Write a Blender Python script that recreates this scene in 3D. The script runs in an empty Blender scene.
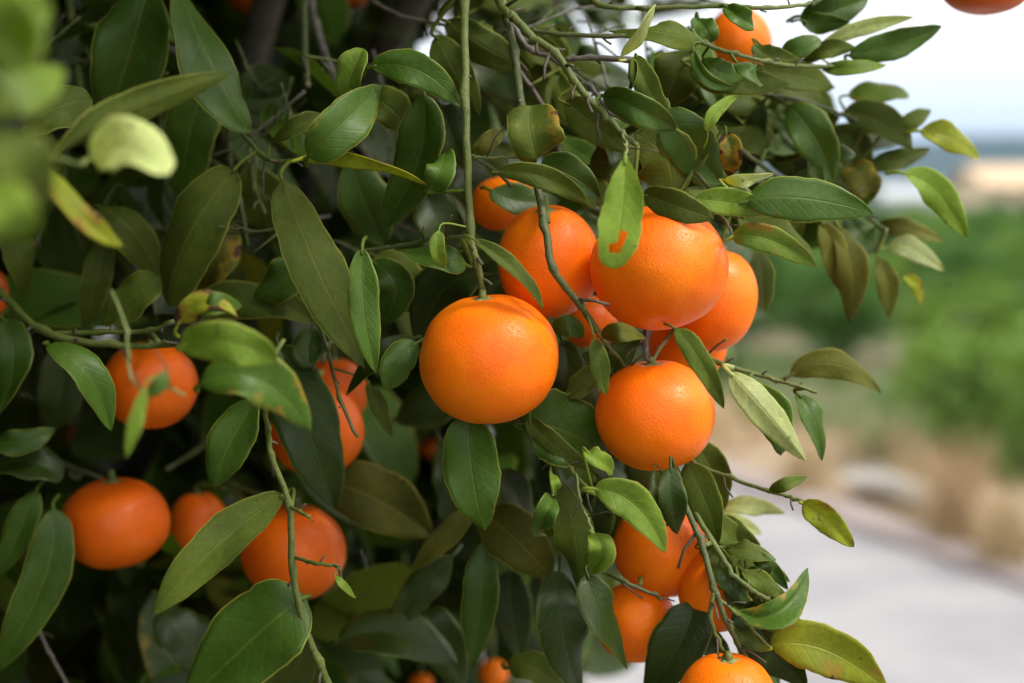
import bpy, bmesh, math, random
import numpy as np
from mathutils import Vector, Matrix, noise

R = math.radians
SC = bpy.context.scene
COL = SC.collection

# ------------------------------------------------------------------ camera
PITCH = R(5.6)
EYE = Vector((0.0, 0.0, 1.55))
F = 1422.2                                   # focal length in pixels (50 mm lens)
cam_data = bpy.data.cameras.new('camera')
cam = bpy.data.objects.new('camera', cam_data)
COL.objects.link(cam)
cam.location = EYE
cam.rotation_euler = (R(90) - PITCH, 0, 0)
cam_data.lens = 50
cam_data.sensor_width = 36
cam_data.clip_start = 0.02
cam_data.clip_end = 20000
cam_data.dof.use_dof = True
cam_data.dof.focus_distance = 0.665
cam_data.dof.aperture_fstop = 3.8
cam_data.dof.aperture_blades = 9
SC.camera = cam

# ------------------------------------------------------------------ sky and sun (bright overcast)
SUN_EL, SUN_DIR = R(52), Vector((0.62, -0.30, 0.0)).normalized()
to_sun = (SUN_DIR * math.cos(SUN_EL) + Vector((0, 0, math.sin(SUN_EL)))).normalized()
world = bpy.data.worlds.new('World')
SC.world = world
world.use_nodes = True
wn, wl = world.node_tree.nodes, world.node_tree.links
wn.clear()
sky = wn.new('ShaderNodeTexSky')
sky.sky_type = 'NISHITA'
sky.sun_disc = False
sky.sun_elevation = SUN_EL
sky.sun_rotation = math.atan2(SUN_DIR.x, SUN_DIR.y)
sky.air_density = 1.6
sky.dust_density = 5.0
sky.ozone_density = 0.6
hs = wn.new('ShaderNodeHueSaturation')
hs.inputs['Saturation'].default_value = 0.45      # thin cloud greys the blue
bg = wn.new('ShaderNodeBackground')
bg.inputs['Strength'].default_value = 0.12
wo = wn.new('ShaderNodeOutputWorld')
wl.new(sky.outputs[0], hs.inputs['Color'])
# cloud deck: white overcast, dimmer and bluer towards the horizon
tc = wn.new('ShaderNodeTexCoord')
sp = wn.new('ShaderNodeSeparateXYZ')
wl.new(tc.outputs['Generated'], sp.inputs[0])
mr = wn.new('ShaderNodeMapRange'); mr.interpolation_type = 'SMOOTHSTEP'
wl.new(sp.outputs[2], mr.inputs[0])
mr.inputs[1].default_value = 0.03; mr.inputs[2].default_value = 0.26
cl = wn.new('ShaderNodeMix'); cl.data_type = 'RGBA'
wl.new(mr.outputs[0], cl.inputs[0])
cl.inputs[6].default_value = (5.1, 5.6, 6.3, 1)
cl.inputs[7].default_value = (11.6, 11.2, 10.4, 1)
deck = wn.new('ShaderNodeMix'); deck.data_type = 'RGBA'
deck.inputs[0].default_value = 0.72
wl.new(hs.outputs[0], deck.inputs[6]); wl.new(cl.outputs[2], deck.inputs[7])
wl.new(deck.outputs[2], bg.inputs['Color'])
wl.new(bg.outputs[0], wo.inputs['Surface'])

sun_data = bpy.data.lights.new('sun', 'SUN')
sun_data.energy = 1.5
sun_data.angle = R(12)
sun_data.color = (1.0, 0.95, 0.86)
sun = bpy.data.objects.new('sun', sun_data)
COL.objects.link(sun)
sun.rotation_euler = to_sun.to_track_quat('Z', 'Y').to_euler()

SC.view_settings.view_transform = 'Standard'
SC.view_settings.look = 'None'
SC.view_settings.gamma = 1.0
SC.view_settings.use_curve_mapping = False
SC.view_settings.exposure = 0.93
SC.render.engine = 'CYCLES'
SC.cycles.use_denoising = True
SC.cycles.max_bounces = 8
SC.cycles.diffuse_bounces = 4
SC.cycles.transmission_bounces = 4
SC.cycles.sample_clamp_indirect = 6.0

rnd = random.Random(7)
UP = Vector((0, math.sin(PITCH), math.cos(PITCH)))
FWD = Vector((0, math.cos(PITCH), -math.sin(PITCH)))
RIGHT = Vector((1, 0, 0))

def P(x, y, d):
    return EYE + FWD * d + RIGHT * ((x - 512) / F * d) - UP * ((y - 341.5) / F * d)

def proj(p):
    v = p - EYE
    d = v.dot(FWD)
    if d < 1e-4:
        return (-9999, -9999, d)
    return (512 + v.dot(RIGHT) / d * F, 341.5 - v.dot(UP) / d * F, d)

def G(x, y):                                    # the ground point seen at x, y
    v = FWD + RIGHT * ((x - 512) / F) - UP * ((y - 341.5) / F)
    t = -EYE.z / v.z
    return EYE + v * t

# ------------------------------------------------------------------ object helpers
def mk(name, verts, faces, mats, parent=None, origin=None, smooth=True, uv=None, attrs=None, mat_idx=None):
    o0 = Vector(origin) if origin is not None else Vector((0, 0, 0))
    me = bpy.data.meshes.new(name)
    me.from_pydata([tuple(Vector(v) - o0) for v in verts], [], faces)
    for m in (mats if isinstance(mats, (list, tuple)) else [mats]):
        me.materials.append(m)
    n = len(me.polygons)
    if smooth:
        me.polygons.foreach_set('use_smooth', [True] * n)
    if mat_idx is not None:
        me.polygons.foreach_set('material_index', mat_idx)
    if uv is not None:
        lay = me.uv_layers.new(name='UVMap')
        li = np.zeros(len(me.loops), dtype=np.int32)
        me.loops.foreach_get('vertex_index', li)
        lay.data.foreach_set('uv', np.asarray(uv, dtype=np.float32)[li].ravel())
    for k, vals in (attrs or {}).items():
        a = me.attributes.new(k, 'FLOAT', 'FACE')
        a.data.foreach_set('value', np.asarray(vals, dtype=np.float32))
    me.update()
    o = bpy.data.objects.new(name, me)
    COL.objects.link(o)
    if parent is not None:
        o.parent = parent
    return o

def tag(o, label=None, cat=None, group=None, kind=None):
    if label: o['label'] = label
    if cat: o['category'] = cat
    if group: o['group'] = group
    if kind: o['kind'] = kind
    return o

def empty(name, loc, label, cat, group=None):
    o = bpy.data.objects.new(name, None)
    o.empty_display_size = 0.05
    COL.objects.link(o)
    o.location = loc
    return tag(o, label, cat, group)

class MB:
    def __init__(s):
        s.v, s.f, s.uv, s.mi, s.tone, s.dmg = [], [], [], [], [], []
    def add(s, v, f, uv=None, mi=0, tone=0.5, dmg=0.0):
        b = len(s.v)
        s.v.extend(v)
        s.f.extend([tuple(i + b for i in q) for q in f])
        s.uv.extend(uv if uv is not None else [(0.5, 0.5)] * len(v))
        s.mi.extend([mi] * len(f) if isinstance(mi, int) else mi)
        s.tone.extend([tone] * len(f)); s.dmg.extend([dmg] * len(f))
    def build(s, name, mats, parent=None, origin=None, smooth=True):
        return mk(name, s.v, s.f, mats, parent, origin, smooth, s.uv,
                  {'tone': s.tone, 'dmg': s.dmg}, s.mi)

def tube(mb, pts, radii, n=8, mi=0, tone=0.5, cap=True):
    k = len(pts)
    vs, fs, uv = [], [], []
    ref = Vector((0.31, 0.2, 0.93))
    prev = None
    for i, p in enumerate(pts):
        t = (pts[min(i + 1, k - 1)] - pts[max(i - 1, 0)])
        if t.length < 1e-9: t = Vector((0, 0, 1))
        t.normalize()
        if prev is None:
            a = t.cross(ref)
            if a.length < 0.05: a = t.cross(Vector((1, 0, 0)))
        else:
            a = prev - t * prev.dot(t)
        a.normalize(); prev = a
        b = t.cross(a)
        for j in range(n):
            th = 2 * math.pi * j / n
            vs.append(p + (a * math.cos(th) + b * math.sin(th)) * radii[i])
            uv.append((i / max(1, k - 1), 0.5))
    for i in range(k - 1):
        for j in range(n):
            j2 = (j + 1) % n
            fs.append((i * n + j, i * n + j2, (i + 1) * n + j2, (i + 1) * n + j))
    if cap:
        fs.append(tuple(range(n - 1, -1, -1)))
        fs.append(tuple((k - 1) * n + j for j in range(n)))
    mb.add(vs, fs, uv, mi, tone)

def spline(pts, per=6):                          # Catmull-Rom through the points
    if len(pts) == 2:
        return [pts[0].lerp(pts[1], i / per) for i in range(per + 1)]
    q = [pts[0] * 2 - pts[1]] + list(pts) + [pts[-1] * 2 - pts[-2]]
    out = []
    for i in range(1, len(q) - 2):
        a, b, c, d = q[i - 1], q[i], q[i + 1], q[i + 2]
        for s in range(per):
            t = s / per
            out.append(0.5 * ((2 * b) + (c - a) * t + (2 * a - 5 * b + 4 * c - d) * t * t + (3 * b - a - 3 * c + d) * t ** 3))
    out.append(pts[-1])
    return out

# ------------------------------------------------------------------ materials
class NT:
    def __init__(s, name):
        s.m = bpy.data.materials.new(name)
        s.m.use_nodes = True
        s.n, s.l = s.m.node_tree.nodes, s.m.node_tree.links
        s.n.clear()
        s.out = s.n.new('ShaderNodeOutputMaterial')
    def put(s, inp, v):
        if hasattr(v, 'is_output'): s.l.new(v, inp)
        elif v is not None: inp.default_value = v
    def math(s, op, a, b=None, c=None, clamp=False):
        n = s.n.new('ShaderNodeMath'); n.operation = op; n.use_clamp = clamp
        s.put(n.inputs[0], a); s.put(n.inputs[1], b)
        if c is not None: s.put(n.inputs[2], c)
        return n.outputs[0]
    def ramp(s, v, a, b, c=0.0, d=1.0):
        n = s.n.new('ShaderNodeMapRange'); n.interpolation_type = 'SMOOTHSTEP'
        for i, x in enumerate((v, a, b, c, d)): s.put(n.inputs[i], x)
        return n.outputs[0]
    def mix(s, f, a, b, mode='MIX'):
        n = s.n.new('ShaderNodeMix'); n.data_type = 'RGBA'; n.blend_type = mode
        s.put(n.inputs[0], f)
        s.put(n.inputs[6], a if hasattr(a, 'is_output') else (*a, 1))
        s.put(n.inputs[7], b if hasattr(b, 'is_output') else (*b, 1))
        return n.outputs[2]
    def noise(s, vec, scale, detail=3, rough=0.55):
        n = s.n.new('ShaderNodeTexNoise')
        s.put(n.inputs['Vector'], vec); n.inputs['Scale'].default_value = scale
        n.inputs['Detail'].default_value = detail; n.inputs['Roughness'].default_value = rough
        return n.outputs[0]
    def coord(s, which='Object'):
        return s.n.new('ShaderNodeTexCoord').outputs[which]
    def attr(s, name):
        n = s.n.new('ShaderNodeAttribute'); n.attribute_name = name
        return n.outputs['Fac']
    def bump(s, h, strength, dist):
        n = s.n.new('ShaderNodeBump')
        n.inputs['Strength'].default_value = strength; n.inputs['Distance'].default_value = dist
        s.put(n.inputs['Height'], h)
        return n.outputs[0]
    def bsdf(s, col, rough=0.5, normal=None, **kw):
        b = s.n.new('ShaderNodeBsdfPrincipled')
        s.put(b.inputs['Base Color'], col if hasattr(col, 'is_output') else (*col, 1))
        s.put(b.inputs['Roughness'], rough)
        if normal is not None: s.put(b.inputs['Normal'], normal)
        for k, v in kw.items(): s.put(b.inputs[k.replace('_', ' ')], v)
        return b.outputs[0]
    def done(s, sh):
        s.l.new(sh, s.out.inputs['Surface'])
        return s.m

def leaf_material(name, base, vein, edge, rough=0.47, trans=0.30, spec=0.27, edge_amt=0.7, vein_amt=0.45):
    t = NT(name)
    uvn = t.n.new('ShaderNodeUVMap'); uvn.uv_map = 'UVMap'
    sep = t.n.new('ShaderNodeSeparateXYZ'); t.l.new(uvn.outputs[0], sep.inputs[0])
    u, v = sep.outputs[0], sep.outputs[1]
    a = t.math('MULTIPLY', t.math('ABSOLUTE', t.math('SUBTRACT', v, 0.5)), 2.0)
    rib = t.ramp(a, 0.012, 0.06, 1.0, 0.0)
    ph = t.math('SUBTRACT', t.math('MULTIPLY', u, 9.0), t.math('MULTIPLY', a, 1.7))
    co = t.coord('Object')
    n1 = t.noise(co, 55, 4)
    n2 = t.noise(co, 420, 3)
    ph = t.math('ADD', ph, t.math('MULTIPLY', n1, 0.5))
    cosv = t.math('COSINE', t.math('MULTIPLY', ph, 2 * math.pi))
    side = t.math('POWER', t.math('MULTIPLY_ADD', cosv, 0.5, 0.5), 14.0)
    side = t.math('MULTIPLY', side, t.ramp(a, 0.75, 0.98, 1.0, 0.0))
    tone = t.attr('tone'); dmg = t.attr('dmg')
    k = t.math('MULTIPLY_ADD', tone, 0.55, 0.72)
    k = t.math('MULTIPLY', k, t.math('MULTIPLY_ADD', n1, 0.75, 0.62))
    k = t.math('MULTIPLY', k, t.math('MULTIPLY_ADD', n2, 0.6, 0.70))
    cc = t.n.new('ShaderNodeCombineColor')
    for i in range(3): t.l.new(k, cc.inputs[i])
    col = t.mix(1.0, base, cc.outputs[0], 'MULTIPLY')
    col = t.mix(t.ramp(n1, 0.5, 0.75, 0.0, 0.22), col, (base[0] * 1.5 + .02, base[1] * 1.2 + .01, base[2]))
    vm = t.math('MULTIPLY', t.math('MAXIMUM', rib, t.math('MULTIPLY', side, 0.12)), vein_amt)
    col = t.mix(vm, col, vein)
    em = t.math('MULTIPLY', t.ramp(a, 0.945, 0.99), edge_amt)
    col = t.mix(em, col, edge)
    th = t.math('MULTIPLY_ADD', dmg, -0.34, 0.73)
    n3 = t.math('ADD', t.math('MULTIPLY', t.noise(co, 70, 5, 0.62), 0.86), t.math('MULTIPLY', a, 0.12))
    yel = t.ramp(t.math('SUBTRACT', n3, th), -0.10, 0.04)
    yel = t.math('MULTIPLY', yel, t.ramp(dmg, 0.02, 0.2))
    col = t.mix(yel, col, (0.30, 0.20, 0.025))
    brn = t.ramp(t.math('SUBTRACT', n3, th), 0.02, 0.07)
    brn = t.math('MULTIPLY', brn, t.ramp(dmg, 0.02, 0.2))
    col = t.mix(brn, col, (0.07, 0.035, 0.025))
    speck = t.ramp(t.noise(co, 260, 1), 0.70, 0.75)
    col = t.mix(t.math('MULTIPLY', speck, 0.55), col, (0.10, 0.06, 0.02))
    hgt = t.math('SUBTRACT', t.math('MULTIPLY', n2, 0.35), t.math('ADD', t.math('MULTIPLY', rib, 0.9), t.math('MULTIPLY', side, 0.22)))
    nb = t.bump(hgt, 0.55, 0.0006)
    rg = t.math('MULTIPLY_ADD', n1, 0.25, rough - 0.1)
    sh = t.bsdf(col, rg, nb, Specular_IOR_Level=spec)
    tr = t.n.new('ShaderNodeBsdfTranslucent')
    tc = t.mix(1.0, col, (1.5, 1.45, 0.6), 'MULTIPLY')
    t.l.new(tc, tr.inputs['Color']); t.l.new(nb, tr.inputs['Normal'])
    mx = t.n.new('ShaderNodeMixShader'); mx.inputs[0].default_value = trans
    t.l.new(sh, mx.inputs[1]); t.l.new(tr.outputs[0], mx.inputs[2])
    return t.done(mx.outputs[0])

V1, E1 = (0.15, 0.20, 0.03), (0.44, 0.45, 0.08)
LM = {
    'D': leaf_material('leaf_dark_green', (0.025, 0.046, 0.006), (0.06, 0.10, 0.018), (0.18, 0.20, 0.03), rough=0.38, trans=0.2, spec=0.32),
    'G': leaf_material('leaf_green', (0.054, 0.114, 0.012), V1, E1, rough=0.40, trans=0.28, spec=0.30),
    'O': leaf_material('leaf_olive', (0.078, 0.111, 0.014), (0.18, 0.20, 0.04), E1, rough=0.56, trans=0.32, spec=0.18),
    'B': leaf_material('leaf_brown_olive', (0.104, 0.112, 0.015), (0.20, 0.19, 0.05), (0.36, 0.31, 0.06), rough=0.58, trans=0.32, spec=0.16),
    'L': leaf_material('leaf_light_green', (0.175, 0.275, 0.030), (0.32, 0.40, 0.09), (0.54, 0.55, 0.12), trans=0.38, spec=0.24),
    'Y': leaf_material('leaf_yellow_green', (0.29, 0.34, 0.025), (0.40, 0.44, 0.08), (0.58, 0.48, 0.06), trans=0.4, spec=0.24),
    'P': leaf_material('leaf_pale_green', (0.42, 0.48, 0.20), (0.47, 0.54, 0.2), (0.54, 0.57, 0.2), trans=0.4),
}
UNDER = {'D': 'O', 'G': 'O', 'O': 'O', 'B': 'B', 'L': 'L', 'Y': 'Y', 'P': 'P'}

def bark_material(name, c0, c1, scale=150, rough=0.6):
    t = NT(name)
    co = t.coord('Object')
    n1 = t.noise(co, scale, 4); n2 = t.noise(co, scale * 5, 3)
    col = t.mix(t.ramp(n1, 0.35, 0.7), c0, c1)
    col = t.mix(t.ramp(n2, 0.62, 0.72, 0, 0.6), col, (c1[0] * 1.5 + .02, c1[1] * 1.5 + .02, c1[2] * 1.5 + .02))
    n3 = t.noise(co, scale * 2.6, 2)
    col = t.mix(t.ramp(n3, 0.66, 0.70, 0, 0.75), col, (c0[0] * .3 + .012, c0[1] * .22 + .006, c0[2] * .3 + .004))
    nb = t.bump(t.math('ADD', n1, n2), 0.6, 0.0008)
    return t.done(t.bsdf(col, rough, nb))

TW = {
    'g': bark_material('green_twig', (0.075, 0.108, 0.016), (0.115, 0.135, 0.028)),
    'd': bark_material('dark_twig', (0.045, 0.066, 0.014), (0.085, 0.092, 0.028)),
    'b': bark_material('grey_brown_twig', (0.075, 0.062, 0.052), (0.16, 0.14, 0.12)),
    'y': bark_material('young_twig', (0.13, 0.18, 0.05), (0.18, 0.21, 0.07)),
    's': bark_material('dry_spur', (0.05, 0.042, 0.024), (0.09, 0.075, 0.045)),
    't': bark_material('trunk_bark', (0.07, 0.058, 0.045), (0.15, 0.13, 0.105), 30, 0.85),
}

def peel_material(name, c0, c1):
    t = NT(name)
    co = t.coord('Object')
    n1 = t.noise(co, 26, 4, 0.6); n2 = t.noise(co, 900, 2)
    vo = t.n.new('ShaderNodeTexVoronoi'); vo.inputs['Scale'].default_value = 780
    t.l.new(co, vo.inputs['Vector'])
    pit = t.ramp(vo.outputs['Distance'], 0.0, 0.42)
    col = t.mix(t.ramp(n1, 0.3, 0.72), c0, c1)
    col = t.mix(t.math('MULTIPLY', t.ramp(pit, 0.0, 0.8, 1.0, 0.0), 0.62), col, (c1[0] * 0.9, c1[1] * 0.62, c1[2]))
    sp = t.ramp(t.noise(co, 130, 2), 0.765, 0.79)
    col = t.mix(t.math('MULTIPLY', sp, 0.55), col, (0.18, 0.06, 0.02))
    h = t.math('ADD', t.math('MULTIPLY', pit, 0.8), t.math('MULTIPLY', n2, 0.5))
    n5 = t.noise(co, 9, 3)
    col = t.mix(t.ramp(n5, 0.5, 0.75, 0.0, 0.3), col, (c0[0] * .98, c0[1] * 1.25, c0[2]))
    nb = t.bump(h, 0.42, 0.0006)
    b = t.bsdf(col, t.math('MULTIPLY_ADD', n1, 0.25, 0.24), nb, Specular_IOR_Level=0.25,
               Subsurface_Weight=0.18, Subsurface_Scale=0.006, Subsurface_Radius=(1.0, 0.35, 0.08))
    return t.done(b)

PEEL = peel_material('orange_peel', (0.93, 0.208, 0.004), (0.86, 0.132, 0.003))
PEEL_SHADE = peel_material('shade_toned_peel', (0.74, 0.135, 0.004), (0.62, 0.095, 0.003))  # darker, redder copy of the peel: shade put into the colour for dim fruits

def plain(name, c0, c1, scale=8, rough=0.9, bumpd=0.01, detail=5):
    t = NT(name)
    co = t.coord('Object')
    n1 = t.noise(co, scale, detail)
    n2 = t.noise(co, scale * 14, 3)
    col = t.mix(t.ramp(n1, 0.32, 0.68), c0, c1)
    col = t.mix(t.math('MULTIPLY', n2, 0.35), col, (c0[0] * .6, c0[1] * .6, c0[2] * .6))
    return t.done(t.bsdf(col, rough, t.bump(n2, 0.4, bumpd)))

# ------------------------------------------------------------------ the place behind: ground, road, verge, hills
def sheet(name, pts, z, mat, nx=1):
    return tag(mk(name, [(p[0], p[1], z) for p in pts], [tuple(range(len(pts)))], mat, smooth=False), kind='structure')

A, B = G(745, 494), G(1024, 594)
RD = (B - A).normalized()                       # along the road, towards the right front
RN = Vector((-RD.y, RD.x, 0))
if RN.y < 0: RN = -RN                           # away from the camera, over the verge
def road_pt(s, n):
    q = A + RD * s + RN * n
    return (q.x, q.y)

m_soil = plain('orchard_soil', (0.085, 0.105, 0.035), (0.16, 0.125, 0.075), 0.9)
m_road = plain('pale_concrete', (0.205, 0.203, 0.222), (0.285, 0.282, 0.300), 1.7, 0.85, 0.004)
m_verge = plain('dusty_verge', (0.16, 0.11, 0.075), (0.34, 0.26, 0.17), 2.6)
m_gravel = plain('pale_gravel', (0.33, 0.31, 0.28), (0.46, 0.43, 0.39), 3.5)
m_kerb = plain('mauve_kerb', (0.20, 0.165, 0.165), (0.30, 0.25, 0.24), 5)  # mottled mauve-brown strip along the far road edge
gv, gf = [], []
NG = 24
for i in range(NG + 1):
    for j in range(NG + 1):
        gv.append((-2600 + 5200 * i / NG, -1200 + 5200 * j / NG, 0.0))
for i in range(NG):
    for j in range(NG):
        a0 = i * (NG + 1) + j
        gf.append((a0, a0 + NG + 1, a0 + NG + 2, a0 + 1))
tag(mk('ground', gv, gf, m_soil, smooth=False), kind='structure')
sheet('verge', [road_pt(-70, 0.1), road_pt(40, 0.1), road_pt(40, 1.75), road_pt(-70, 1.75)], 0.008, m_verge)
sheet('road', [road_pt(-70, -2.9), road_pt(40, -2.9), road_pt(40, 0.0), road_pt(-70, 0.0)], 0.012, m_road)
kb = MB()
kv = []
for (n_, z_) in ((0.0, 0.0), (0.0, 0.05), (0.02, 0.06), (0.22, 0.06), (0.24, 0.0)):
    for s_ in (-70, 40):
        q = road_pt(s_, n_); kv.append((q[0], q[1], z_))
kb.add([Vector(v) for v in kv], [(0, 1, 3, 2), (2, 3, 5, 4), (4, 5, 7, 6), (6, 7, 9, 8)])
tag(kb.build('kerb', m_kerb, smooth=False), kind='structure')
gp = []
for i in range(26):                             # an irregular bank of pale gravel on the verge
    a_ = 2 * math.pi * i / 26
    rr = 1 + 0.28 * noise.noise(Vector((math.cos(a_) * 1.7, math.sin(a_) * 1.7, 3.1)))
    gp.append((0.0 + 1.15 * math.cos(a_) * rr, 0.95 + 0.36 * math.sin(a_) * rr))
c_gv = G(880, 512)
gz = [Vector((c_gv.x, c_gv.y, 0.13))] + [Vector((*(road_pt((c_gv - A).dot(RD) + s_ * .9, n_)), 0.012)) for s_, n_ in gp]
tag(mk('gravel', gz, [(0, 1 + i, 1 + (i + 1) % 26) for i in range(26)], m_gravel), kind='structure')

# hills
m_hill = plain('wooded_hill', (0.018, 0.032, 0.022), (0.035, 0.05, 0.03), 0.012, 0.95, 0.5)
hv, hf = [], []
NX, NY = 90, 10
for j in range(NY + 1):
    for i in range(NX + 1):
        x = -1700 + 3400 * i / NX
        y = 1500 + 700 * j / NY
        e = math.sin(math.pi * min(1, j / NY * 0.5 + 0.0)) 
        h = 0.55 + 0.45 * noise.noise(Vector((x / 420, 0.3, 5.0))) + 0.16 * noise.noise(Vector((x / 90, y / 140, 1.0)))
        hv.append((x, y, max(-1, 165 * h * e * (0.75 if x < 200 else 1)) - 0.5))
for j in range(NY):
    for i in range(NX):
        a0 = j * (NX + 1) + i
        hf.append((a0, a0 + 1, a0 + NX + 2, a0 + NX + 1))
tag(mk('hills', hv, hf, m_hill), kind='structure')

# a closed box of pale even haze for the distance
hz = NT('haze_air')
pv = hz.n.new('ShaderNodeVolumePrincipled')
pv.inputs['Color'].default_value = (0.22, 0.54, 1.0, 1)
pv.inputs['Density'].default_value = 0.0001
pv.inputs['Anisotropy'].default_value = 0.2
hz.l.new(pv.outputs[0], hz.out.inputs['Volume'])
HAZE = True
if HAZE:
    x0, x1, y0, y1, z0, z1 = -2700, 2700, -1300, 4100, -3, 165
    bv = [(x, y, z) for z in (z0, z1) for x, y in ((x0, y0), (x1, y0), (x1, y1), (x0, y1))]
    tag(mk('haze', bv, [(3, 2, 1, 0), (4, 5, 6, 7), (0, 1, 5, 4), (1, 2, 6, 5), (2, 3, 7, 6), (3, 0, 4, 7)], hz.m, smooth=False), kind='stuff')

# ------------------------------------------------------------------ far buildings
def box(mb, c, s, rot=0.0, mi=0):
    cx, cy, cz = c; sx, sy, sz = s[0] / 2, s[1] / 2, s[2] / 2
    m = Matrix.Rotation(rot, 3, 'Z')
    vs = [Vector((cx, cy, cz)) + m @ Vector((x * sx, y * sy, z * sz)) for x in (-1, 1) for y in (-1, 1) for z in (-1, 1)]
    mb.add(vs, [(0, 1, 3, 2), (4, 6, 7, 5), (0, 4, 5, 1), (2, 3, 7, 6), (0, 2, 6, 4), (1, 5, 7, 3)], None, mi)

m_wall = plain('cream_render', (0.55, 0.46, 0.33), (0.62, 0.53, 0.40), 0.6)
m_roof = plain('tan_roof', (0.50, 0.36, 0.24), (0.60, 0.45, 0.31), 0.8)
m_dark = plain('dark_opening', (0.05, 0.055, 0.06), (0.08, 0.08, 0.085), 2, 0.3)
m_pale = plain('pale_grey_sheet', (0.40, 0.43, 0.47), (0.46, 0.49, 0.53), 1.5, 0.5)
m_white = plain('white_sheet', (0.72, 0.73, 0.75), (0.80, 0.80, 0.82), 1.5, 0.5)

def house(name, cx, cy, wx, wy, hw, hr, mw, mr, label, nwin, cat, eave=0.4):
    root = empty(name, (cx, cy, 0), label, cat)
    m = MB(); box(m, (0, 0, hw / 2), (wx, wy, hw))
    g = []
    for sx in (-1, 1):
        g += [Vector((sx * wx / 2, -wy / 2, hw)), Vector((sx * wx / 2, wy / 2, hw)), Vector((sx * wx / 2, 0, hw + hr * 0.96))]
    m.add(g, [(0, 1, 2), (3, 5, 4)])
    m.build('wall', mw, root, smooth=False)
    m = MB()
    ex, ey = wx / 2 + eave, wy / 2 + eave
    dz = hr * eave / (wy / 2)
    for k in (0, 0.18):
        pass
    top = [Vector((-ex, -ey, hw - dz)), Vector((ex, -ey, hw - dz)), Vector((ex, 0, hw + hr)), Vector((-ex, 0, hw + hr)), Vector((-ex, ey, hw - dz)), Vector((ex, ey, hw - dz))]
    vs = [v + Vector((0, 0, 0.02)) for v in top] + [v + Vector((0, 0, 0.2)) for v in top]
    m.add(vs, [(6, 7, 8, 9), (9, 8, 11, 10), (1, 0, 3, 2), (2, 3, 4, 5), (0, 1, 7, 6), (5, 4, 10, 11), (0, 6, 9, 3), (3, 9, 10, 4), (1, 2, 8, 7), (2, 5, 11, 8)])
    m.build('roof', mr, root, smooth=False)
    for i in range(nwin):
        x = -wx / 2 + wx * (i + 0.5) / nwin
        m = MB()
        if i == nwin // 2:
            box(m, (x, -wy / 2 - 0.02, min(1.05, hw * .42)), (min(1.3, wx * .3), 0.06, min(2.1, hw * .84)))
            m.build('door', m_dark, root, smooth=False)
        else:
            box(m, (x, -wy / 2 - 0.02, hw * 0.6), (min(1.4, wx / nwin * .5), 0.06, hw * .3))
            m.build('window', m_dark, root, smooth=False)
    return root

house('packing_shed', 40.5, 112, 9.5, 9, 2.7, 1.5, m_wall, m_roof, 'cream packing shed with a tan pitched roof beyond the green orchard', 5, 'building')
house('field_hut', 21.6, 78, 3.2, 2.6, 1.7, 0.55, m_pale, m_pale, 'small pale grey hut among the orchard rows, hazy and half hidden by hanging leaves', 3, 'hut', 0.15)

# ------------------------------------------------------------------ orchard trees behind
def leafcloud(mb, rng, c, rad, n, size, mi=0, shell=0.55, flat=0.0):
    lumps = [(Vector((rng.gauss(0, 1), rng.gauss(0, 1), rng.gauss(0, 1))).normalized(), rng.uniform(0.7, 1.18)) for _ in range(11)]
    for _ in range(n):
        d = Vector((rng.gauss(0, 1), rng.gauss(0, 1), rng.gauss(0, 1))).normalized()
        k = max(lumps, key=lambda q: q[0].dot(d))[1]
        r = k * (shell + (1 - shell) * rng.random() ** 0.6)
        p = Vector((c[0] + d.x * rad[0] * r, c[1] + d.y * rad[1] * r, max(0.06, c[2] + d.z * rad[2] * r)))
        t = (d * 0.6 + Vector((rng.gauss(0, .6), rng.gauss(0, .6), rng.gauss(-.2, .6)))).normalized()
        s = t.cross(Vector((rng.gauss(0, 1), rng.gauss(0, 1), rng.gauss(0, 1)))).normalized()
        nn = t.cross(s)
        L = size * rng.uniform(0.7, 1.3); W = L * 0.24
        vs = [p, p + t * L * .5 + s * W + nn * W * .3, p + t * L, p + t * L * .5 - s * W + nn * W * .3, p + t * L * .5]
        mb.add(vs, [(0, 1, 4), (1, 2, 4), (0, 4, 3), (4, 2, 3)], [(0, .5), (.5, .7), (1, .5), (.5, .3), (.5, .5)], mi, rng.random())

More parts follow.
